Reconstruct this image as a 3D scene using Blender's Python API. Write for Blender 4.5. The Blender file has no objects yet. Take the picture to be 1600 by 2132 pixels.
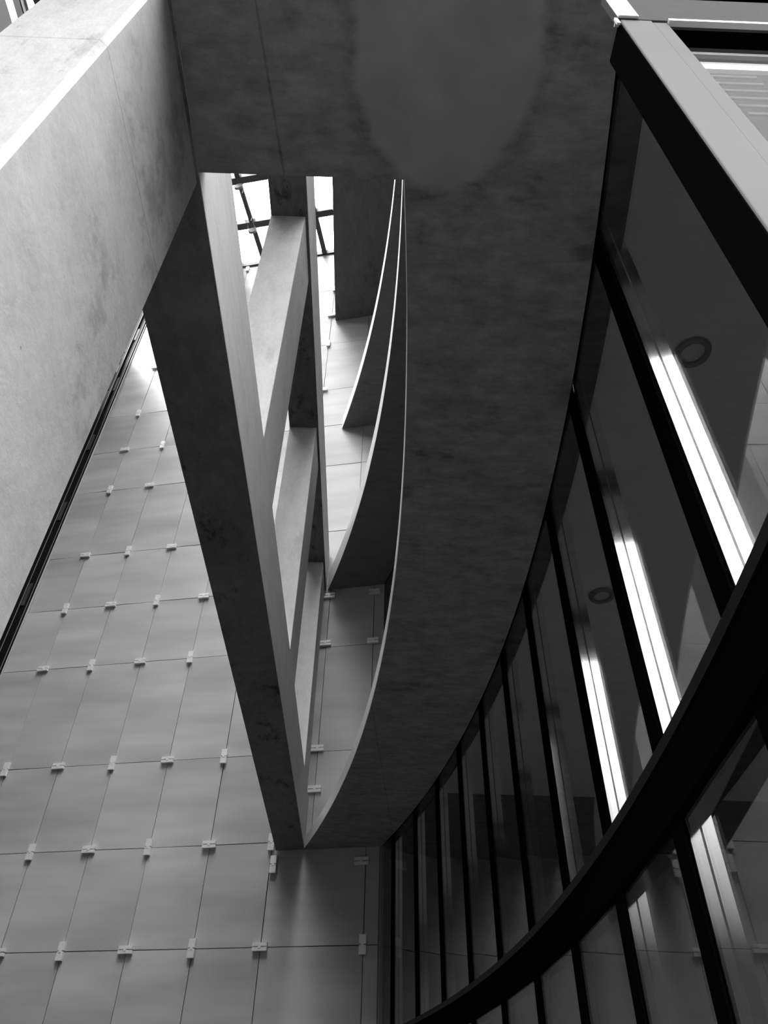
import bpy, math, random
from mathutils import Vector, Matrix

random.seed(7)
scene = bpy.context.scene
COL = scene.collection
EYE = 1.6                                  # eye height: plan heights below are measured from the eye

# ------------------------------------------------------------------ camera
F_PX, YAW, PITCH, ROLL = 1514.08, math.radians(0.9209), math.radians(42.185), math.radians(1.1838)
fwd = Vector((math.sin(YAW) * math.cos(PITCH), math.cos(YAW) * math.cos(PITCH), math.sin(PITCH)))
rt0 = Vector((math.cos(YAW), -math.sin(YAW), 0))
up0 = rt0.cross(fwd)
rt = math.cos(ROLL) * rt0 + math.sin(ROLL) * up0
up = -math.sin(ROLL) * rt0 + math.cos(ROLL) * up0
cam_data = bpy.data.cameras.new('camera')
cam_data.sensor_fit = 'HORIZONTAL'
cam_data.sensor_width = 36.0
cam_data.lens = F_PX / 1600 * 36.0
cam_data.clip_start = 0.05
cam = bpy.data.objects.new('camera', cam_data)
M3 = Matrix((rt, up, -fwd)).transposed()
cam.matrix_world = Matrix.Translation((0, 0, EYE)) @ M3.to_4x4()
COL.objects.link(cam)
scene.camera = cam

# ------------------------------------------------------------------ world: bright overcast sky, dark surroundings near the horizon
SKY, HORIZON = 1.0, 0.010
world = bpy.data.worlds.new('overcast_sky')
scene.world = world
world.use_nodes = True
wn, wl = world.node_tree.nodes, world.node_tree.links
wn.clear()
w_tc = wn.new('ShaderNodeTexCoord')
w_sep = wn.new('ShaderNodeSeparateXYZ')
w_ramp = wn.new('ShaderNodeValToRGB')
w_bg = wn.new('ShaderNodeBackground')
w_out = wn.new('ShaderNodeOutputWorld')
wl.new(w_tc.outputs['Generated'], w_sep.inputs[0])
wl.new(w_sep.outputs['Z'], w_ramp.inputs[0])
r = w_ramp.color_ramp
r.elements[0].position = 0.19
r.elements[0].color = (HORIZON, HORIZON, HORIZON, 1)
r.elements[1].position = 0.27
r.elements[1].color = (0.55, 0.55, 0.55, 1)
top = r.elements.new(0.95)
top.color = (7.0, 7.0, 7.0, 1)
wl.new(w_ramp.outputs[0], w_bg.inputs[0])
w_bg.inputs[1].default_value = SKY
wl.new(w_bg.outputs[0], w_out.inputs[0])

scene.view_settings.view_transform = 'Standard'
scene.view_settings.look = 'None'
scene.view_settings.gamma = 1
scene.view_settings.use_curve_mapping = False
scene.view_settings.exposure = 1.45
scene.cycles.max_bounces = 10
scene.cycles.diffuse_bounces = 5
scene.cycles.transparent_max_bounces = 16

# ------------------------------------------------------------------ materials
def base_mat(name):
    m = bpy.data.materials.new(name)
    m.use_nodes = True
    nt = m.node_tree
    return m, nt.nodes, nt.links, nt.nodes['Principled BSDF']

def plain(name, v, rough=0.5, metal=0.0, spec=0.5, emit=0.0, grain=0.0, gscale=40):
    m, n, l, b = base_mat(name)
    b.inputs['Base Color'].default_value = (v, v, v, 1)
    b.inputs['Roughness'].default_value = rough
    b.inputs['Metallic'].default_value = metal
    b.inputs['Specular IOR Level'].default_value = spec
    if emit:
        b.inputs['Emission Color'].default_value = (1, 1, 1, 1)
        b.inputs['Emission Strength'].default_value = emit
    if grain:
        geo = n.new('ShaderNodeNewGeometry')
        nz = n.new('ShaderNodeTexNoise')
        nz.inputs['Scale'].default_value = gscale
        nz.inputs['Detail'].default_value = 4
        mr = n.new('ShaderNodeMapRange')
        mr.inputs[3].default_value = v * (1 - grain)
        mr.inputs[4].default_value = v * (1 + grain)
        l.new(geo.outputs['Position'], nz.inputs['Vector'])
        l.new(nz.outputs[0], mr.inputs[0])
        cc = n.new('ShaderNodeCombineColor')
        for i in range(3):
            l.new(mr.outputs[0], cc.inputs[i])
        l.new(cc.outputs[0], b.inputs['Base Color'])
    return m

def math_node(n, l, op, a, b=None, c=None, clamp=False):
    x = n.new('ShaderNodeMath')
    x.operation = op
    x.use_clamp = clamp
    for i, v in enumerate((a, b, c)):
        if v is None:
            continue
        if isinstance(v, (int, float)):
            x.inputs[i].default_value = v
        else:
            l.new(v, x.inputs[i])
    return x.outputs[0]

def concrete(name, v, stretch=(1, 1, 1), blotch=0.35, joints=(), patch=None, seams=(), rough=0.75, streak=0.25, mid_scale=7.0):
    """Exposed concrete: mottling, cloudy blotches, streaks, air holes, formwork joints at given heights, one smooth patch."""
    m, n, l, b = base_mat(name)
    geo = n.new('ShaderNodeNewGeometry')
    pos = geo.outputs['Position']
    mp = n.new('ShaderNodeMapping')
    mp.inputs['Scale'].default_value = stretch
    l.new(pos, mp.inputs['Vector'])
    def noise(scale, detail, src, rgh=0.6):
        t = n.new('ShaderNodeTexNoise')
        t.inputs['Scale'].default_value = scale
        t.inputs['Detail'].default_value = detail
        t.inputs['Roughness'].default_value = rgh
        l.new(src, t.inputs['Vector'])
        return t.outputs[0]
    big = noise(1.7, 5, pos)
    mid = noise(mid_scale, 6, mp.outputs[0], 0.68)
    fine = noise(38, 4, mp.outputs[0], 0.7)
    val = math_node(n, l, 'MULTIPLY_ADD', math_node(n, l, 'SUBTRACT', big, 0.5), blotch * 1.6, 1.0)
    val = math_node(n, l, 'MULTIPLY_ADD', math_node(n, l, 'SUBTRACT', mid, 0.5), streak * 1.6, val)
    val = math_node(n, l, 'MULTIPLY_ADD', math_node(n, l, 'SUBTRACT', fine, 0.5), 0.30, val)
    # dark stains: thresholded cloud noise
    st = n.new('ShaderNodeMapRange')
    st.interpolation_type = 'SMOOTHSTEP'
    st.inputs[1].default_value = 0.55
    st.inputs[2].default_value = 0.68
    st.inputs[3].default_value = 0.0
    st.inputs[4].default_value = blotch
    l.new(noise(2.6, 8, mp.outputs[0], 0.7), st.inputs[0])
    val = math_node(n, l, 'SUBTRACT', val, st.outputs[0])
    # air holes
    vo = n.new('ShaderNodeTexVoronoi')
    vo.inputs['Scale'].default_value = 11
    l.new(pos, vo.inputs['Vector'])
    hole = math_node(n, l, 'LESS_THAN', vo.outputs['Distance'], 0.055)
    hsel = math_node(n, l, 'GREATER_THAN', noise(5, 1, pos), 0.57)
    val = math_node(n, l, 'MULTIPLY_ADD', math_node(n, l, 'MULTIPLY', hole, hsel), -0.35, val)
    sep = n.new('ShaderNodeSeparateXYZ')
    l.new(pos, sep.inputs[0])
    for jz in joints:
        d = math_node(n, l, 'ABSOLUTE', math_node(n, l, 'SUBTRACT', sep.outputs['Z'], jz))
        wob = math_node(n, l, 'MULTIPLY', noise(6, 3, pos), 0.008)
        val = math_node(n, l, 'MULTIPLY_ADD', math_node(n, l, 'LESS_THAN', d, wob), -0.22, val)
    for (ax, ay, bx_, by_) in seams:                # straight board seams drawn in plan
        ln = math.hypot(bx_ - ax, by_ - ay)
        nx, ny = -(by_ - ay) / ln, (bx_ - ax) / ln
        q = math_node(n, l, 'MULTIPLY_ADD', sep.outputs['X'], nx, -(ax * nx + ay * ny))
        q = math_node(n, l, 'MULTIPLY_ADD', sep.outputs['Y'], ny, q)
        wob = math_node(n, l, 'MULTIPLY', noise(9, 3, pos), 0.010)
        val = math_node(n, l, 'MULTIPLY_ADD', math_node(n, l, 'LESS_THAN', math_node(n, l, 'ABSOLUTE', q), wob), -0.30, val)
    if patch:
        px, py, pa, pb = patch
        dx = math_node(n, l, 'DIVIDE', math_node(n, l, 'SUBTRACT', sep.outputs['X'], px), pa)
        dy = math_node(n, l, 'DIVIDE', math_node(n, l, 'SUBTRACT', sep.outputs['Y'], py), pb)
        rr = math_node(n, l, 'SQRT', math_node(n, l, 'ADD', math_node(n, l, 'MULTIPLY', dx, dx), math_node(n, l, 'MULTIPLY', dy, dy)))
        rr = math_node(n, l, 'MULTIPLY_ADD', math_node(n, l, 'SUBTRACT', noise(6, 6, pos, 0.65), 0.5), 0.34, rr)
        ins = n.new('ShaderNodeMapRange')
        ins.interpolation_type = 'SMOOTHSTEP'
        for i, x in enumerate((0.93, 1.06, 1.0, 0.0)):
            ins.inputs[i + 1].default_value = x
        l.new(rr, ins.inputs[0])
        rim = n.new('ShaderNodeMapRange')
        rim.interpolation_type = 'SMOOTHSTEP'
        for i, x in enumerate((0.0, 0.15, 0.17, 0.0)):
            rim.inputs[i + 1].default_value = x
        l.new(math_node(n, l, 'ABSOLUTE', math_node(n, l, 'SUBTRACT', rr, 1.08)), rim.inputs[0])
        smooth = math_node(n, l, 'MULTIPLY_ADD', math_node(n, l, 'SUBTRACT', noise(3.2, 3, pos), 0.5), 0.9, 1.30)
        mx = n.new('ShaderNodeMix')
        l.new(ins.outputs[0], mx.inputs[0])
        l.new(math_node(n, l, 'SUBTRACT', val, rim.outputs[0]), mx.inputs[2])
        l.new(smooth, mx.inputs[3])
        val = mx.outputs[0]
    val = math_node(n, l, 'MULTIPLY', math_node(n, l, 'MAXIMUM', val, 0.12), v)
    cc = n.new('ShaderNodeCombineColor')
    for i in range(3):
        l.new(val, cc.inputs[i])
    l.new(cc.outputs[0], b.inputs['Base Color'])
    b.inputs['Roughness'].default_value = rough
    b.inputs['Specular IOR Level'].default_value = 0.25
    bp = n.new('ShaderNodeBump')
    bp.inputs['Strength'].default_value = 0.25
    bp.inputs['Distance'].default_value = 0.01
    l.new(math_node(n, l, 'MULTIPLY_ADD', fine, 0.5, mid), bp.inputs['Height'])
    l.new(bp.outputs[0], b.inputs['Normal'])
    return m

def satin_glass(name, v):
    """Etched white glass: pale body, satin sheen, horizontal bands painted in like soft reflections."""
    m, n, l, b = base_mat(name)
    oi = n.new('ShaderNodeObjectInfo')
    geo = n.new('ShaderNodeNewGeometry')
    mp = n.new('ShaderNodeMapping')
    mp.inputs['Scale'].default_value = (0.5, 0.5, 2.6)
    l.new(geo.outputs['Position'], mp.inputs['Vector'])
    off = n.new('ShaderNodeVectorMath')
    off.operation = 'ADD'
    l.new(mp.outputs[0], off.inputs[0])
    cmb = n.new('ShaderNodeCombineXYZ')
    l.new(math_node(n, l, 'MULTIPLY', oi.outputs['Random'], 31.0), cmb.inputs[2])
    l.new(cmb.outputs[0], off.inputs[1])
    nz = n.new('ShaderNodeTexNoise')
    nz.inputs['Scale'].default_value = 1.0
    nz.inputs['Detail'].default_value = 2
    l.new(off.outputs[0], nz.inputs['Vector'])
    val = math_node(n, l, 'MULTIPLY_ADD', math_node(n, l, 'SUBTRACT', nz.outputs[0], 0.5), 0.85, 0.95)  # bands in the colour imitate blurry reflections
    val = math_node(n, l, 'MULTIPLY_ADD', oi.outputs['Random'], 0.12, val)
    val = math_node(n, l, 'MULTIPLY', val, v)
    cc = n.new('ShaderNodeCombineColor')
    for i in range(3):
        l.new(val, cc.inputs[i])
    l.new(cc.outputs[0], b.inputs['Base Color'])
    b.inputs['Roughness'].default_value = 0.38
    b.inputs['Specular IOR Level'].default_value = 0.5
    return m

def clear_glass(name, tint=0.9, boost=1.0, ior=1.5):
    m = bpy.data.materials.new(name)
    m.use_nodes = True
    n, l = m.node_tree.nodes, m.node_tree.links
    n.clear()
    out = n.new('ShaderNodeOutputMaterial')
    tr = n.new('ShaderNodeBsdfTransparent')
    tr.inputs[0].default_value = (tint, tint, tint, 1)
    gl = n.new('ShaderNodeBsdfGlossy')
    gl.inputs['Roughness'].default_value = 0.0
    fr = n.new('ShaderNodeFresnel')
    fr.inputs[0].default_value = ior
    mix = n.new('ShaderNodeMixShader')
    l.new(math_node(n, l, 'MULTIPLY', fr.outputs[0], boost, clamp=True), mix.inputs[0])
    l.new(tr.outputs[0], mix.inputs[1])
    l.new(gl.outputs[0], mix.inputs[2])
    l.new(mix.outputs[0], out.inputs[0])
    return m

def brushed(name, v, rough):
    m, n, l, b = base_mat(name)
    b.inputs['Metallic'].default_value = 1.0
    geo = n.new('ShaderNodeNewGeometry')
    mp = n.new('ShaderNodeMapping')
    mp.inputs['Scale'].default_value = (90, 90, 1.2)
    l.new(geo.outputs['Position'], mp.inputs['Vector'])
    nz = n.new('ShaderNodeTexNoise')
    nz.inputs['Scale'].default_value = 2
    nz.inputs['Detail'].default_value = 3
    l.new(mp.outputs[0], nz.inputs['Vector'])
    val = math_node(n, l, 'MULTIPLY_ADD', math_node(n, l, 'SUBTRACT', nz.outputs[0], 0.5), v * 0.25, v)
    cc = n.new('ShaderNodeCombineColor')
    for i in range(3):
        l.new(val, cc.inputs[i])
    l.new(cc.outputs[0], b.inputs['Base Color'])
    b.inputs['Roughness'].default_value = rough
    return m

CONC, SOF = 0.34, 0.155  # SOF: the same concrete darkened in colour for shaded undersides
M = {
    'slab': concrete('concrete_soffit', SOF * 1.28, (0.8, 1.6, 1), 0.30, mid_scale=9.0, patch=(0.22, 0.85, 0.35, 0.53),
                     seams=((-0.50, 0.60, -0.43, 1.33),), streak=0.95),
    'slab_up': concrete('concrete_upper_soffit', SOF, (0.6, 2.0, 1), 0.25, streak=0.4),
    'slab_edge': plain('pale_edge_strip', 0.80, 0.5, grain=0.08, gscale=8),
    'beam': concrete('concrete_beam', 0.62, (1.0, 0.4, 2.0), 0.16, streak=0.25),
    'soffit': concrete('shaded_stained_soffit', SOF * 0.9, (1.8, 0.9, 1.0), 0.75, streak=0.6),  # beam concrete with underside shade painted in, plus real stains
    'beam_up': concrete('concrete_beam_upper', 0.58, (2.0, 0.6, 1.0), 0.22, streak=0.3),
    'pier': concrete('concrete_pier', CONC * 1.12, (2.2, 0.9, 0.9), 0.30, joints=(EYE + 2.36,), streak=0.30),
    'column': concrete('concrete_column', 0.62, (1.2, 1.2, 0.6), 0.2, streak=0.25),
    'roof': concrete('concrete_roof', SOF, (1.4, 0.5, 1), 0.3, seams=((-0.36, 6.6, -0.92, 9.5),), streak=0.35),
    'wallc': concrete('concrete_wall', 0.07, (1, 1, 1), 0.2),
    'floor': plain('dark_stone_floor', 0.03, 0.7, grain=0.3, gscale=6),
    'backing': plain('dark_backing', 0.06, 0.8, grain=0.2),
    'satin': satin_glass('etched_glass', 0.47),
    'clip': plain('clip_metal', 0.95, 0.35, 0.3, grain=0.1),
    'black': plain('black_anodised', 0.006, 0.55, spec=0.15, grain=0.3),
    'matt': plain('matt_black_paint', 0.003, 0.95, spec=0.0, grain=0.2),
    'steel': brushed('brushed_steel', 0.80, 0.08),
    'alu': plain('satin_aluminium', 0.165, 0.6, spec=0.0, grain=0.12, gscale=5),
    'groove': plain('groove_gasket', 0.012, 0.6, grain=0.2),
    'glass': clear_glass('clear_glass', 0.92, 0.45),
    'doorglass': clear_glass('door_glass', 0.9, 0.02),
    'skyglass': clear_glass('skylight_glass', 0.94, 0.8),
    'bar': plain('skylight_bar_metal', 0.05, 0.5, grain=0.2),
    'lightbar': plain('pale_painted_metal', 0.55, 0.45, grain=0.1),
    'plaster': plain('interior_plaster', 0.31, 0.8, grain=0.06, gscale=3),
    'darkwall': plain('dark_interior_wall', 0.02, 0.8, grain=0.2, gscale=3),
    'tube': clear_glass('frosted_tube', 0.86, 0.5),
    'greypaint': plain('grey_painted_metal', 0.085, 0.6, spec=0.0, grain=0.1),
    'bargrey': plain('grey_metal_edge', 0.22, 0.5, grain=0.1),
    'lens': plain('dull_lamp_lens', 0.22, 0.4, grain=0.1),
    'slat': plain('grey_slat', 0.45, 0.5, grain=0.1),
}

# ------------------------------------------------------------------ builders
class MB:
    """Collects shapes, then links them as one mesh object."""
    def __init__(s):
        s.v, s.f = [], []
    def add(s, vs, fs):
        k = len(s.v)
        s.v += [Vector((x, y, z + EYE)) for x, y, z in vs]
        s.f += [tuple(i + k for i in f) for f in fs]
        return s
    def box(s, x0, x1, y0, y1, z0, z1):
        return s.prism([(x0, y0), (x1, y0), (x1, y1), (x0, y1)], z0, z1)
    def prism(s, poly, z0, z1):
        """poly counter-clockwise in plan."""
        n = len(poly)
        vs = [(x, y, z0) for x, y in poly] + [(x, y, z1) for x, y in poly]
        fs = [tuple(reversed(range(n))), tuple(range(n, 2 * n))]
        fs += [(i, (i + 1) % n, n + (i + 1) % n, n + i) for i in range(n)]
        return s.add(vs, fs)
    def strip(s, left, right, z0, z1):
        """A solid band between two plan polylines running the same way (left on the -x side, running +y)."""
        n = len(left)
        vs = []
        for (a, b) in zip(left, right):
            vs += [(a[0], a[1], z0), (b[0], b[1], z0), (b[0], b[1], z1), (a[0], a[1], z1)]
        fs = [(0, 1, 2, 3), tuple(4 * (n - 1) + i for i in (3, 2, 1, 0))]
        for i in range(n - 1):
            p, q = 4 * i, 4 * (i + 1)
            for j in range(4):
                k = (j + 1) % 4
                fs.append((p + k, p + j, q + j, q + k))
        return s.add(vs, fs)
    def tube(s, a, b, rad, seg=20):
        a, b = Vector(a), Vector(b)
        d = (b - a).normalized()
        u = d.orthogonal().normalized()
        w = d.cross(u)
        vs, fs = [], []
        for p in (a, b):
            for i in range(seg):
                t = 2 * math.pi * i / seg
                vs.append(tuple(p + u * rad * math.cos(t) + w * rad * math.sin(t)))
        fs = [tuple(reversed(range(seg))), tuple(range(seg, 2 * seg))]
        fs += [(i, (i + 1) % seg, seg + (i + 1) % seg, seg + i) for i in range(seg)]
        return s.add(vs, fs)
    def lathe(s, c, prof, seg=40):
        """prof: list of (radius, height) around a vertical axis at c."""
        vs, fs = [], []
        for (rad, h) in prof:
            for i in range(seg):
                t = 2 * math.pi * i / seg
                vs.append((c[0] + rad * math.cos(t), c[1] + rad * math.sin(t), c[2] + h))
        for j in range(len(prof) - 1):
            for i in range(seg):
                k = (i + 1) % seg
                fs.append((j * seg + i, j * seg + k, (j + 1) * seg + k, (j + 1) * seg + i))
        return s.add(vs, fs)
    def build(s, name, mat, parent=None, bevel=0.0, smooth=False):
        lo = Vector((min(v.x for v in s.v), min(v.y for v in s.v), min(v.z for v in s.v)))
        hi = Vector((max(v.x for v in s.v), max(v.y for v in s.v), max(v.z for v in s.v)))
        org = Vector(((lo.x + hi.x) / 2, (lo.y + hi.y) / 2, lo.z))
        me = bpy.data.meshes.new(name)
        me.from_pydata([v - org for v in s.v], [], s.f)
        me.update()
        me.materials.append(mat)
        if smooth:
            for p in me.polygons:
                p.use_smooth = True
        o = bpy.data.objects.new(name, me)
        COL.objects.link(o)
        if parent is None:
            o.location = org
        else:
            o.parent = parent
            base, q = Vector((0, 0, 0)), parent
            while q:
                base += q.location
                q = q.parent
            o.location = org - base
        if bevel:
            md = o.modifiers.new('bevel', 'BEVEL')
            md.width = bevel
            md.segments = 2
            md.limit_method = 'ANGLE'
        return o

def tag(o, label, cat, group=None):
    o['label'] = label
    o['category'] = cat
    if group:
        o['group'] = group
    return o

def struct(o, label=None, cat=None):
    o['kind'] = 'structure'
    if label:
        o['label'] = label
        o['category'] = cat
    return o

def empty(name, x, y, z):
    o = bpy.data.objects.new(name, None)
    o.empty_display_size = 0.1
    o.location = (x, y, z + EYE)
    COL.objects.link(o)
    return o

# ------------------------------------------------------------------ plan of the building
A = math.radians(-11.4257)                      # the far wall is turned this much against the frame of beams
CA, SA = math.cos(A), math.sin(A)
def wp(s, out=0.0):
    """Point on the far wall: s metres along it, 'out' metres in front of it."""
    return (s * CA + out * SA, 10 + s * SA - out * CA)
def wall_y(x):
    return 10 + x * math.tan(A)

Z1, Z2, Z3, Z4 = 3.11, 7.30, 11.42, 15.50       # undersides of the floors
TOP = 18.9
GROUND = -EYE
BX0, BX1 = -1.175, -0.82                        # the wall-like frame of beams and columns
def circ(c, y):
    return c[0] + math.sqrt(c[2] ** 2 - (y - c[1]) ** 2)
LEFT1 = (-23.46, 3.368, 23.6227)
LEFT2 = (-22.42, 3.62, 22.593)
LEFT3 = (-21.90, 3.725, 22.080)
GLASS = (-19.81, 3.904, 20.900)
BULK = (-19.81, 3.904, 20.995)
def slab_right(y, gap=0.012):
    return circ(GLASS, y) - gap

# ------------------------------------------------------------------ setting: floor, walls, roof
o = MB().box(-9, 7, -8, 12.2, GROUND - 0.2, GROUND).build('floor', M['floor'])
struct(o)
poly = [wp(-7.4), wp(0.26), wp(0.26, -0.35), wp(-7.4, -0.35)]
wall_far = struct(MB().prism(poly, GROUND, TOP).build('wall_far', M['backing']))
# left wall, dark, with a pale rail near its head
struct(MB().box(-7.15, -6.85, 0.6, wall_y(-6.85) - 0.02, GROUND, 13.6).build('wall_left', M['darkwall']))
# right wall above the glazing, following the curve of the galleries
ys = [0.62 + (9.93 - 0.62) * i / 40 for i in range(41)]
struct(MB().strip([(circ(GLASS, y) - 0.01, y) for y in ys], [(circ(GLASS, y) + 0.03, y) for y in ys], 3.86, TOP).build('wall_right', M['wallc']))
# room behind the curved glazing
struct(MB().prism([(1.0, 0.86), (5.98, 0.86), (5.98, 10.0), (0.42, 10.0), (0.75, 8.0), (1.1, 6.0), (1.22, 4.0), (1.15, 2.2)], GROUND, GROUND + 0.012).build('floor', M['plaster']))  # pale unseen floor added to bounce daylight onto the room's ceiling
struct(MB().box(6.0, 6.2, 0.40, 10.0, GROUND, 0.9).build('wall_room_side', M['darkwall']))  # unseen low wall, left open above so added daylight brightens the room
for k in range(6):
    struct(MB().box(6.02, 6.12, 0.5 + 1.88 * k, 0.6 + 1.88 * k, 0.9, 3.85).build('trim_2', M['black']))
struct(MB().box(0.275, 6.0, 9.965, 10.2, GROUND, 3.95).build('wall_room_end', M['darkwall']))
ys2 = [0.381 + (9.96 - 0.381) * i / 40 for i in range(41)]
struct(MB().strip([(circ(BULK, y) + 0.005, y) for y in ys2], [(6.0, y) for y in ys2], 3.858, 4.0).build('ceiling', M['plaster']),
       'pale plaster ceiling of the room behind the curved glazing', 'ceiling')
struct(MB().box(-9, -1.25, -1.45, -1.25, GROUND, TOP).build('wall_sky_block', M['wallc']))  # unseen wall added behind the camera to block low sky light
struct(MB().prism([wp(-6.7, 9.5), wp(-4.1, 9.5), wp(-4.1, 0.0), wp(-6.7, 0.0)], TOP + 0.17, TOP + 0.3).build('ceiling', M['wallc']))  # unseen ceiling strip added to cut skylight coming from the left
# roof slab over the right half of the hall
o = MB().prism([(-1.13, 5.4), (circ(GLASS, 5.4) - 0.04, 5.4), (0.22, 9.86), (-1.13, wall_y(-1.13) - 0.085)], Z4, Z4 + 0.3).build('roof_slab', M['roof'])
tag(o, 'topmost dark concrete roof slab with straight left edge beside the skylight', 'slab')
struct(MB().box(-1.13, -0.95, 5.4, wall_y(-0.95) - 0.09, Z4 + 0.3, TOP).build('wall_clerestory', M['wallc']))

# ------------------------------------------------------------------ big concrete: pier, beams, columns
def chamfered(x0, x1, y0, y1, c):
    return [(x0 + c, y0), (x1 - c, y0), (x1, y0 + c), (x1, y1 - c * 0.3), (x1 - c * 0.3, y1), (x0 + c, y1), (x0, y1 - c), (x0, y0 + c)]
o = MB().prism(chamfered(-1.13, -0.805, 0.652, 1.385, 0.017), GROUND, Z1 - 0.001).build('concrete_pier', M['pier'])
tag(o, 'broad pale concrete pier rising at the left up to the dark soffit', 'pillar')
BEAM_END = wall_y(BX0)
def beam(z0, z1, y0, mat, label):
    pl = [(BX0, y0), (BX1 + 0.03, y0), (BX1 + 0.03, wall_y(BX1 + 0.03) - 0.085), (BX0, wall_y(BX0) - 0.085)]
    o = MB().prism(pl, z0, z1).build('concrete_beam', mat, bevel=0.006)
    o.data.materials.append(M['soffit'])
    o.data.polygons[0].material_index = 1        # underside takes the darker copy, shade put into its colour
    return tag(o, label, 'beam')
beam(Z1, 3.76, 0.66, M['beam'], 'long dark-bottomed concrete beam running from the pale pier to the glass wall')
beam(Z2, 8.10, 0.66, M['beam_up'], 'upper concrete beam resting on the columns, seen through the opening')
for y0, lab in ((0.66, 'concrete column standing right above the pale pier, hidden by the soffit'),
                (3.545, 'tall pale concrete column standing on the long beam, nearest and widest of those in the opening'),
                (6.43, 'pale concrete column on the long beam, next one behind the widest column'),
                (9.31, 'slim concrete column on the long beam, farthest one against the glass wall')):
    y1 = min(y0 + 0.74, wall_y(BX1) - 0.085)
    zb = 3.76
    o = MB().prism([(BX0, y0), (BX1, y0), (BX1, y1), (BX0, y1)], zb, Z2).build('concrete_column', M['column'], bevel=0.006)
    tag(o, lab, 'pillar')

# ------------------------------------------------------------------ curved galleries
def gallery(z, th, left, near, mat, label, plate):
    root = empty('curved_gallery', 0.5, 5, z)
    tag(root, label, 'gallery')
    y_l = 1.335
    n = 60
    def yend(c):
        lo, hi = 8.5, 11
        for _ in range(40):
            m = (lo + hi) / 2
            if m < wall_y(circ(c, m)) - 0.085:
                lo = m
            else:
                hi = m
        return lo
    yl_end = yend(left)
    yr_end = 9.86
    L = [(circ(left, y_l + (yl_end - y_l) * i / n), y_l + (yl_end - y_l) * i / n) for i in range(n + 1)]
    gp = 0.012 if plate else 0.04
    R = [(slab_right(y_l + (yr_end - y_l) * i / n, gp), y_l + (yr_end - y_l) * i / n) for i in range(n + 1)]
    e = 0.004
    L2 = [(x + e, y) for x, y in L]
    b = MB().strip(L2, R, z, z + th)
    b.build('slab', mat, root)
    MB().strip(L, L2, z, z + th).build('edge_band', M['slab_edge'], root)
    if plate:
        y_n = near
        m = 6
        Lp = [(-0.788, y_n + (y_l - y_n) * i / m) for i in range(m + 1)]
        Rp = [(slab_right(y_n + (y_l - y_n) * i / m), y_n + (y_l - y_n) * i / m) for i in range(m + 1)]
        MB().strip(Lp, Rp, z, z + th).build('landing', mat, root)
    return root
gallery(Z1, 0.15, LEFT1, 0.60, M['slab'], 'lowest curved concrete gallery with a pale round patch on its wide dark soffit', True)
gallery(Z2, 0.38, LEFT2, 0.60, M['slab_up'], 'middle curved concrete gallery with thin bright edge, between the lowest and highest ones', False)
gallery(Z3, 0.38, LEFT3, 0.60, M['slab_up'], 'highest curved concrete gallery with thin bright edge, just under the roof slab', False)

# ------------------------------------------------------------------ etched glass cladding with metal clips
S0, W = -4.7336, 0.8716
ROWS = [2.00, 3.222, 4.45, 6.18, 7.402, 8.633, 10.37, 11.586, 12.808]
zs = [-1.6, -0.95, 0.272] + ROWS + [ROWS[-3] + 4.178, ROWS[-2] + 4.178, ROWS[-1] + 4.178, 18.72, TOP]
LEFT_END, RIGHT_END = -6.36, 0.215
def joints(zlow):
    xs = [LEFT_END] + [S0 + W * c for c in range(-1, 5)]
    if zlow < 3.0:
        xs += [0.03, RIGHT_END]
    elif zlow < 7.0:
        xs += [-0.72, 0.04, RIGHT_END]
    else:
        xs += [-0.30, RIGHT_END]
    return xs
panels, clips = [], []
G = 0.005
for ri in range(len(zs) - 1):
    za, zb = zs[ri], zs[ri + 1]
    xs = joints(za)
    for ci in range(len(xs) - 1):
        sa, sb = xs[ci] + G, xs[ci + 1] - G
        t1, t2 = random.uniform(-0.006, 0.006), random.uniform(-0.004, 0.004)
        o0 = 0.045
        pts = []
        for th in (0.0, 0.018):
            for (s, z, k) in ((sa, za + G, -1), (sb, za + G, 1), (sb, zb - G, 1), (sa, zb - G, -1)):
                x, y = wp(s, o0 + th + t1 * k + (t2 if z > (za + zb) / 2 else -t2))
                pts.append((x, y, z))
        fs = [(3, 2, 1, 0), (4, 5, 6, 7), (0, 1, 5, 4), (1, 2, 6, 5), (2, 3, 7, 6), (3, 0, 4, 7)]
        o = MB().add(pts, fs).build('glass_panel', M['satin'])
        panels.append((o, ri, ci, (sa + sb) / 2, (za + zb) / 2, sb - sa, zb - za))

def clip(s, z, upright, ri):
    x, y = wp(s, 0.06)
    root = empty('panel_clip', x, y, z)
    def plate(s0, s1, z0, z1, o0, o1, name, mat):
        MB().prism([wp(s0, o1), wp(s1, o1), wp(s1, o0), wp(s0, o0)], z0, z1).build(name, mat, root)
    plate(s - 0.018, s + 0.018, z - 0.018, z + 0.018, 0.072, 0.12, 'stem', M['clip'])
    if upright:
        plate(s - 0.042, s + 0.042, z + 0.007, z + 0.105, 0.075, 0.115, 'plate', M['clip'])
        plate(s - 0.042, s + 0.042, z - 0.105, z - 0.007, 0.075, 0.115, 'plate', M['clip'])
    else:
        plate(s - 0.092, s + 0.092, z + 0.006, z + 0.045, 0.075, 0.115, 'plate', M['clip'])
        plate(s - 0.092, s + 0.092, z - 0.045, z - 0.006, 0.075, 0.115, 'plate', M['clip'])
    clips.append((root, ri, s, z, upright))
for k, z in enumerate(zs[3:-1]):
    ri = k
    for c in range(-1, 5):
        if c == 4 and z < 3.0:
            pass
        clip(S0 + W * c, z, (ri + c) % 2 == 1, ri)
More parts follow.
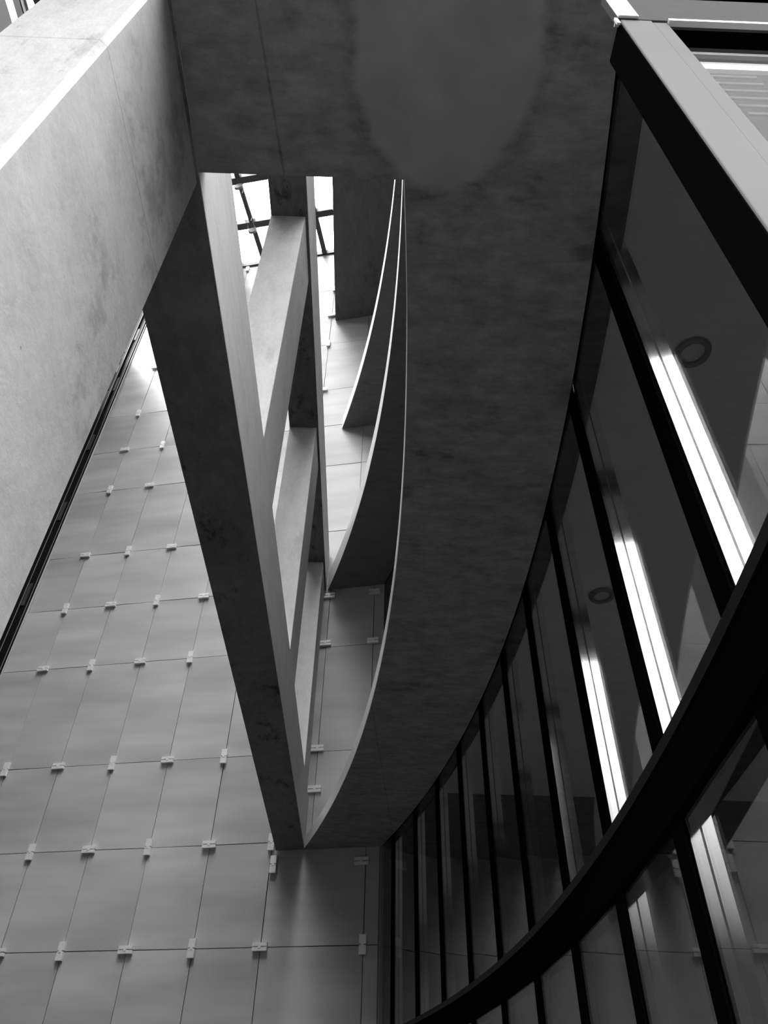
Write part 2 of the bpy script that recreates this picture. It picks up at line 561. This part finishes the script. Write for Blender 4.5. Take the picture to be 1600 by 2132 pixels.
for s, z, u in ((0.03, 2.00, True), (-0.02, 2.94, False), (-1.19, 2.94, True), (-0.715, 3.90, False), (-0.718, 4.49, False),
                (-0.73, 6.24, False), (0.045, 6.22, False), (-0.722, 7.17, False), (0.05, 7.17, False)):
    clip(s, z, u, 50)

# ------------------------------------------------------------------ corner frame and rail of the left wall
root = empty('corner_frame', *wp(-6.62, 0.1), GROUND)
tag(root, 'dark vertical metal frame with thin pale edges between glass wall and pale pier', 'frame')
def bar(name, s0, s1, o0, o1, z0, z1, mat):
    MB().prism([wp(s0, o1), wp(s1, o1), wp(s1, o0), wp(s0, o0)], z0, z1).build(name, mat, root)
bar('recess', -7.05, -6.37, 0.0, 0.05, GROUND, TOP, M['black'])
bar('edge_strip', -6.382, -6.366, 0.05, 0.085, GROUND, TOP, M['lightbar'])
for q0, q1, dep in ((-6.50, -6.43, 0.07), (-6.66, -6.57, 0.09), (-6.84, -6.74, 0.11)):
    bar('dark_rail', q0, q1, 0.05, dep, GROUND, TOP, M['black'])
    bar('pale_edge', q1 - 0.014, q1, dep, dep + 0.008, GROUND, TOP, M['bargrey'])
for k in range(7):
    z = 3.4 + 2.09 * k
    bar('bracket', -6.57, -6.50, 0.05, 0.075, z, z + 0.5, M['bar'])
root = empty('eaves_rail', -6.9, 5.5, 13.6)
tag(root, 'pale and dark horizontal rails along the top of the left wall, upper left corner', 'rail')
y1 = wall_y(-6.6) - 0.3
MB().box(-7.1, -6.4, 0.6, y1, 13.6, 14.27).build('fascia', M['backing'], root)
MB().box(-6.9, -6.4, 0.6, y1, 14.28, 14.56).build('pale_rail', M['lightbar'], root)
MB().box(-6.9, -6.42, 0.6, y1, 14.57, 14.85).build('dark_rail', M['black'], root)
MB().box(-6.9, -6.45, 0.6, y1, 14.86, 14.93).build('thin_rail', M['lightbar'], root)
MB().box(-6.9, -6.43, 0.6, y1, 14.94, 15.05).build('dark_rail', M['bar'], root)
MB().box(-6.9, -6.40, 0.6, y1, 15.10, 15.22).build('pale_rail', M['lightbar'], root)

# ------------------------------------------------------------------ skylight
root = empty('skylight', -4, 6, TOP)
tag(root, 'bright glazed skylight with dark crossing bars above the opening', 'skylight')
def skybar(s0, o0, s1, o1, w, z0, z1, name, mat):
    a, b = Vector(wp(s0, o0)), Vector(wp(s1, o1))
    d = (b - a).normalized()
    nrm = Vector((-d.y, d.x)) * w / 2
    pl = [tuple(a - nrm), tuple(b - nrm), tuple(b + nrm), tuple(a + nrm)]
    MB().prism(pl, z0, z1).build(name, mat, root)
ncol = [-1.65 - 1.743 * k for k in range(2)] + [-4.15]
for k in range(8):
    oo = 0.02 + 1.20 * k
    skybar(-4.15, oo, -1.15, oo, 0.17, TOP, TOP + 0.22, 'cross_bar', M['bar'])
for s in ncol:
    skybar(s, 0.0, s, 9.3, 0.13, TOP + 0.01, TOP + 0.20, 'glazing_bar', M['bar'])
for k in range(4, 8):
    skybar(-1.15, 0.02 + 1.20 * k, 1.6, 0.02 + 1.20 * k, 0.10, TOP, TOP + 0.16, 'cross_bar', M['bar'])
for s in (-1.10, 0.15, 1.5):
    skybar(s, 5.2, s, 9.3, 0.13, TOP + 0.01, TOP + 0.20, 'glazing_bar', M['bar'])
edges = ncol[::-1] + [-1.15]
for i in range(len(edges) - 1):
    for k in range(7):
        sa, sb = edges[i] + 0.05, edges[i + 1] - 0.05
        oa, ob = 0.07 + 1.20 * k, 1.20 * (k + 1) - 0.04
        MB().prism([wp(sa, ob), wp(sb, ob), wp(sb, oa), wp(sa, oa)], TOP + 0.10, TOP + 0.115).build('pane', M['skyglass'], root)
# hanging frosted tube below the skylight
a = Vector(wp(-3.335, 2.45)); b = Vector(wp(-3.335, 1.20))
root = empty('tube_lamp', (a.x + b.x) / 2, (a.y + b.y) / 2, 18.3)
tag(root, 'white tube lamp hanging under the skylight at the left of the opening', 'lamp')
MB().tube((a.x, a.y, 18.55), (b.x, b.y, 18.55), 0.11, 32).build('diffuser', M['tube'], root)
for (p0, p1) in ((a, a.lerp(b, 0.05)), (b.lerp(a, 0.05), b)):
    MB().tube((p0.x, p0.y, 18.55), (p1.x, p1.y, 18.55), 0.115, 32).build('end_cap', M['bargrey'], root)
for t in (0.2, 0.8):
    q = a.lerp(b, t)
    MB().tube((q.x, q.y, 18.66), (q.x, q.y, TOP + 0.012), 0.012, 8).build('hanger', M['bar'], root)

# ------------------------------------------------------------------ curved curtain wall: mullions, panes, transom
FIN_Y = [1.53 + 0.868 * k for k in range(-1, 10)]
FD, FT = 0.086, 0.115
ORD = ['nearest', 'second', 'third', 'fourth', 'fifth', 'sixth', 'seventh', 'eighth', 'ninth', 'tenth', 'farthest']
def fin_frame(y):
    x = circ(GLASS, y)
    a = (x - GLASS[0], y - GLASS[1])
    ln = math.hypot(*a)
    nx, ny = a[0] / ln, a[1] / ln             # outward normal (towards the room)
    return (x, y), (nx, ny), (-ny, nx)        # point, normal, tangent (towards the far wall)
def fp(fr, n_, t_):
    (x, y), nn, tt = fr
    return (x + nn[0] * n_ + tt[0] * t_, y + nn[1] * n_ + tt[1] * t_)
FIN_TOP = 3.75
TZ0, TZ1 = 0.88, 1.11
LBL = {
    1: 'widest bright steel mullion, just left of the ceiling light in the first big pane',
    2: 'second bright steel mullion, next one left and lower after the widest',
    3: 'third bright steel mullion, with a sharply cut bright upper end',
    4: 'fourth steel mullion, shortest and dimmest of the bright ones',
    5: 'dark mullion directly left of the dimmest bright mullion',
}
for i, y in enumerate(FIN_Y[1:], start=1):
    fr = fin_frame(y)
    root = empty('mullion', *fp(fr, FD / 2, FT / 2), GROUND)
    n_left = len(FIN_Y) - i
    lab = LBL.get(i)
    if lab is None:
        lab = ('black mullion in the corner beside the glass wall, leftmost of the row' if n_left == 1 else
               'black unlit mullion, number %s counted from the glass wall corner' % {2: 'two', 3: 'three', 4: 'four', 5: 'five'}[n_left])
    tag(root, lab, 'mullion', 'mullions of the curved glass front')
    def seg(pl, name, mat):
        MB().prism(pl, GROUND, TZ0 - 0.001).prism(pl, TZ1 + 0.001, FIN_TOP).build(name, mat, root)
    N0, NA, NB, N1 = 0.006, 0.044, 0.052, 0.092
    seg([fp(fr, N0, 0.006), fp(fr, N1, 0.006), fp(fr, N1, FT), fp(fr, N0, FT)], 'body', M['black'])
    seg([fp(fr, N0, 0.0), fp(fr, NA, 0.0), fp(fr, NA, 0.006), fp(fr, N0, 0.006)], 'steel_strip', M['steel'])
    seg([fp(fr, NB, 0.0), fp(fr, N1, 0.0), fp(fr, N1, 0.006), fp(fr, NB, 0.006)], 'steel_strip', M['steel'])
    seg([fp(fr, NA, 0.003), fp(fr, NB, 0.003), fp(fr, NB, 0.006), fp(fr, NA, 0.006)], 'groove', M['groove'])
    pl = [fp(fr, -0.011, 0.0), fp(fr, -0.004, 0.0), fp(fr, -0.004, FT), fp(fr, -0.011, FT)]
    MB().prism(pl, GROUND, TZ0 - 0.001).prism(pl, TZ1 + 0.001, Z1 + 0.018).build('cap', M['matt'], root)
wi = 1
for i in range(len(FIN_Y)):
    ya = FIN_Y[i] + FT * 0.5
    yb = FIN_Y[i + 1] + FT * 0.5 if i + 1 < len(FIN_Y) else 9.93
    if yb - ya < 0.1:
        continue
    ya, yb = ya + 0.004, yb - 0.004
    fa, fb = (circ(GLASS, ya), ya), (circ(GLASS, yb), yb)
    root = empty('window_%d' % wi, (fa[0] + fb[0]) / 2, (fa[1] + fb[1]) / 2, GROUND)
    struct(root)
    wi += 1
    def q(p, dx):
        return (p[0] + dx, p[1])
    for (z0, z1) in ((GROUND, TZ0 + 0.01), (TZ1 + 0.002, Z1 + 0.16)):
        MB().prism([q(fa, -0.003), q(fa, 0.003), q(fb, 0.003), q(fb, -0.003)], z0, z1).build('pane', M['glass'], root)
# transom running behind the steel strips all along the front
ysT = [0.70 + (9.90 - 0.70) * i / 44 for i in range(45)]
root = empty('transom', 1.0, 5, TZ0)
tag(root, 'black curved transom crossing all the mullions from lower middle to right edge', 'transom')
MB().strip([(circ(GLASS, y) - 0.024, y) for y in ysT], [(circ(GLASS, y) + 0.094, y) for y in ysT], TZ0, TZ1 - 0.05).build('body', M['matt'], root)
MB().strip([(circ(GLASS, y) - 0.030, y) for y in ysT], [(circ(GLASS, y) + 0.094, y) for y in ysT], TZ1 - 0.042, TZ1).build('cap_rail', M['black'], root)
# black lining between the glass and the ceiling of the room
struct(MB().strip([(circ(BULK, y), y) for y in ysT], [(circ(BULK, y) + 0.02, y) for y in ysT], Z1, 3.84).build('trim_3', M['matt']))
struct(MB().strip([(circ(GLASS, y) - 0.003, y) for y in ysT], [(circ(GLASS, y) + 0.003, y) for y in ysT], Z1 + 0.165, 3.84).build('trim_5', M['matt']))
struct(MB().strip([(circ(GLASS, y) - 0.0115, y) for y in ysT], [(circ(GLASS, y) - 0.0035, y) for y in ysT], Z1 + 0.02, Z1 + 0.06).build('trim_7', M['matt']))
ysL = [0.40 + (9.90 - 0.40) * i / 44 for i in range(45)]
struct(MB().strip([(circ(GLASS, y) - 0.003, y) for y in ysL], [(circ(BULK, y) + 0.02, y) for y in ysL], 3.842, 3.856).build('trim_6', M['matt']))

# corner trim at the end of the glass wall
struct(MB().prism([wp(0.222, 0.09), wp(0.255, 0.09), wp(0.255, 0.0), wp(0.222, 0.0)], GROUND, Z1).build('trim_1', M['bargrey']))

# ------------------------------------------------------------------ glazed door frame close to the camera, upper right
K = 0.45
root = empty('door_1', 0.62, 0.33 + 0.03, GROUND)
struct(root, 'satin aluminium door frame with glazed leaf close by at the upper right', 'door')
DY0, DY1 = 0.73 * K, 0.86 * K
MB().box(0.832 * K, 0.948 * K, DY0, DY1, GROUND, 3.11 * K).build('post', M['alu'], root, bevel=0.002)
MB().box(0.832 * K - 0.002, 0.832 * K, DY0 + 0.003, DY1 + 0.002, GROUND, 3.105 * K).build('shaded_side', M['matt'], root)  # black sheet painting the shade on the post's left face
MB().box(0.951 * K, 1.005 * K, DY0 + 0.002, DY1, GROUND, 3.108 * K).build('leaf_frame', M['alu'], root, bevel=0.0015)
MB().box(0.825 * K, 2.6 * K, DY0 - 0.0005, DY0 + 0.012, 3.112 * K, 3.42 * K).build('header', M['greypaint'], root, bevel=0.0015)
MB().box(1.005 * K, 2.5 * K, DY0 - 0.004, DY0 + 0.005, 3.088 * K, 3.108 * K).build('bead', M['lightbar'], root)
MB().box(1.005 * K, 2.5 * K, DY0 + 0.022, DY0 + 0.026, GROUND, 3.09 * K).build('pane', M['doorglass'], root)
MB().box(2.5 * K, 2.6 * K, DY0, DY1, GROUND, 3.10 * K).build('post', M['alu'], root)
MB().box(0.823 * K, 0.90 * K, DY0 - 0.006, DY0 - 0.0006, 3.112 * K, 3.42 * K).build('corner_cap', M['lightbar'], root, bevel=0.003)
# small bracket between the soffit and the glazing
o = MB().box(0.812 * K, 0.824 * K, 0.728 * K, 0.736 * K, 3.06 * K, 3.12 * K).box(0.812 * K, 0.832 * K, 0.736 * K, 0.75 * K, 3.09 * K, 3.10 * K).build('bracket', M['lightbar'])
tag(o, 'tiny white bracket at the top corner of the door post', 'bracket')

# front of the room: a tall window towards the bright side
root = empty('window_%d' % wi, 1.6, 0.74, GROUND)
struct(root)
MB().box(0.93, 2.14, 0.335, 0.345, GROUND, 3.70).build('pane', M['glass'], root)
MB().box(2.14, 2.22, 0.31, 0.37, GROUND, 3.70).build('post', M['black'], root)
struct(MB().box(2.23, 6.0, 0.30, 0.38, GROUND, 3.70).build('wall_room_front', M['darkwall']))
struct(MB().box(0.90, 6.0, 0.30, 0.38, 3.71, 4.0).build('wall_front', M['wallc']))

# inside the room: ceiling lights; then the added blind behind the door glass
CZ = 3.85
struct(MB().box(1.15, 5.9, 0.80, 0.985, 3.78, CZ).build('trim_4', M['matt']))
for k, (x, y) in enumerate(((1.965, 2.66), (2.05, 5.27))):
    root = empty('ceiling_light', x, y, CZ - 0.02)
    tag(root, ('round recessed ceiling light seen through the nearest big pane' if k == 0 else
               'round recessed ceiling light seen faintly through the narrower second pane'), 'light', 'recessed ceiling lights')
    MB().lathe((x, y, CZ), [(0.074, 0.0), (0.074, -0.015), (0.108, -0.018), (0.116, 0.0)]).build('ring', M['bar'], root, smooth=True)
    MB().lathe((x, y, CZ), [(0.0005, -0.005), (0.056, -0.005), (0.072, -0.001)]).build('lens', M['lens'], root, smooth=True)
root = empty('window_blind', 0.78, 0.362, 1.05)  # rails and slats made up to draw reflection-like lines in the pane
tag(root, 'slatted blind with two white rails, added for pale lines in the door glass, upper right', 'blind')
BY = 0.362
def zt(t):
    return BY * t
for t in (3.763, 3.565):
    MB().box(0.478, 1.12, BY, BY + 0.006, zt(t) - 0.006, zt(t) + 0.006).build('rail', M['lightbar'], root)
MB().box(0.478, 1.12, BY + 0.004, BY + 0.007, zt(3.565) + 0.012, zt(3.68)).build('head', M['slat'], root)
for k in range(6):
    z = zt(3.46 - 0.085 * k)
    MB().box(0.482 + 0.004 * k, 0.565, BY, BY + 0.003, z - 0.004, z + 0.004).build('slat', M['greypaint'], root)
    if k > 1:
        MB().box(0.61 - 0.008 * k, 1.12, BY, BY + 0.003, z - 0.004, z + 0.006).build('slat', M['slat'], root)

# ------------------------------------------------------------------ name the wall panels and clips by where they show
bpy.context.view_layer.update()
dg = bpy.context.evaluated_depsgraph_get()
ORG = Vector((0, 0, EYE))
def project(p):
    d = Vector(p) - ORG
    z = d.dot(fwd)
    return 800 + F_PX * d.dot(rt) / z, 1066 - F_PX * d.dot(up) / z
def seen(pts, obs):
    k = 0
    for p in pts:
        px, py = project(p)
        if not (4 < px < 1596 and 4 < py < 2128):
            continue
        hit = scene.ray_cast(dg, ORG, (Vector(p) - ORG).normalized())
        if hit[0] and hit[4] in obs:
            k += 1
    return k
NUM = ['first', 'second', 'third', 'fourth', 'fifth', 'sixth', 'seventh', 'eighth', 'ninth', 'tenth', 'eleventh', 'twelfth', 'thirteenth', 'fourteenth', 'fifteenth', 'sixteenth', 'seventeenth']
vis = {}
for (o, ri, ci, s, z, w, h) in panels:
    pts = []
    for i in range(9):
        for j in range(9):
            x, y = wp(s + w * (i - 4) / 8.6, 0.07)
            pts.append((x, y, z + h * (j - 4) / 8.6 + EYE))
    if seen(pts, (o,)) >= 2:
        vis.setdefault(ri, []).append((s, o))
    else:
        tag(o, 'etched glass wall panel out of sight behind concrete or outside the view', 'panel', 'hidden glass wall panels')
for k, ri in enumerate(sorted(vis)):
    row = sorted(vis[ri], key=lambda t: t[0])
    for j, (s, o) in enumerate(row):
        side = 'left of the long beam' if s < -1.25 else 'right of the columns'
        tag(o, 'etched white glass wall panel, %s from left in the %s visible row from the bottom' % (NUM[j], NUM[k]), 'panel', 'etched glass wall panels')
visc = {}
for (root, ri, s, z, u) in clips:
    ch = list(root.children)
    pts = []
    for i in (-1, 0, 1):
        for j in (-1, 0, 1):
            hw, hh = (0.03, 0.09) if u else (0.08, 0.035)
            x, y = wp(s + hw * i, 0.116)
            pts.append((x, y, z + hh * j + EYE))
    if seen(pts, ch) >= 1:
        visc.setdefault(ri, []).append((s, z, root, u))
    else:
        for c in ch:
            bpy.data.objects.remove(c)
        bpy.data.objects.remove(root)
for k, ri in enumerate(r_ for r_ in sorted(visc) if r_ != 50):
    for j, (s, z, o, u) in enumerate(sorted(visc[ri], key=lambda t: t[0])):
        tag(o, 'small %s metal clip, %s from left in the %s clip row from the bottom' % ('upright' if u else 'flat', NUM[j], NUM[k]), 'clip', 'metal clips on the glass wall')
EXTRA = {(0.03, 2.00): 'upright metal clip in the shade below the curved gallery, near the wall corner',
         (-0.02, 2.94): 'dim flat metal clip just below the end of the lowest curved gallery',
         (-1.19, 2.94): 'upright bright metal clip right under the far end of the long beam',
         (-0.715, 3.90): 'dim flat clip at the lower tip of the opening beside the bright gallery edge',
         (-0.718, 4.49): 'dim flat clip at the lowest panel joint inside the dark lens-shaped opening',
         (-0.73, 6.24): 'dim flat clip on the left of the upper joint inside the dark opening',
         (0.045, 6.22): 'dim flat clip on the right of the upper joint beside the bright gallery edge',
         (-0.722, 7.17): 'dim flat clip under the left end of the middle gallery',
         (0.05, 7.17): 'dim flat clip under the right end of the middle gallery'}
for (s, z, o, u) in visc.get(50, []):
    tag(o, EXTRA[(s, z)], 'clip', 'metal clips on the glass wall')
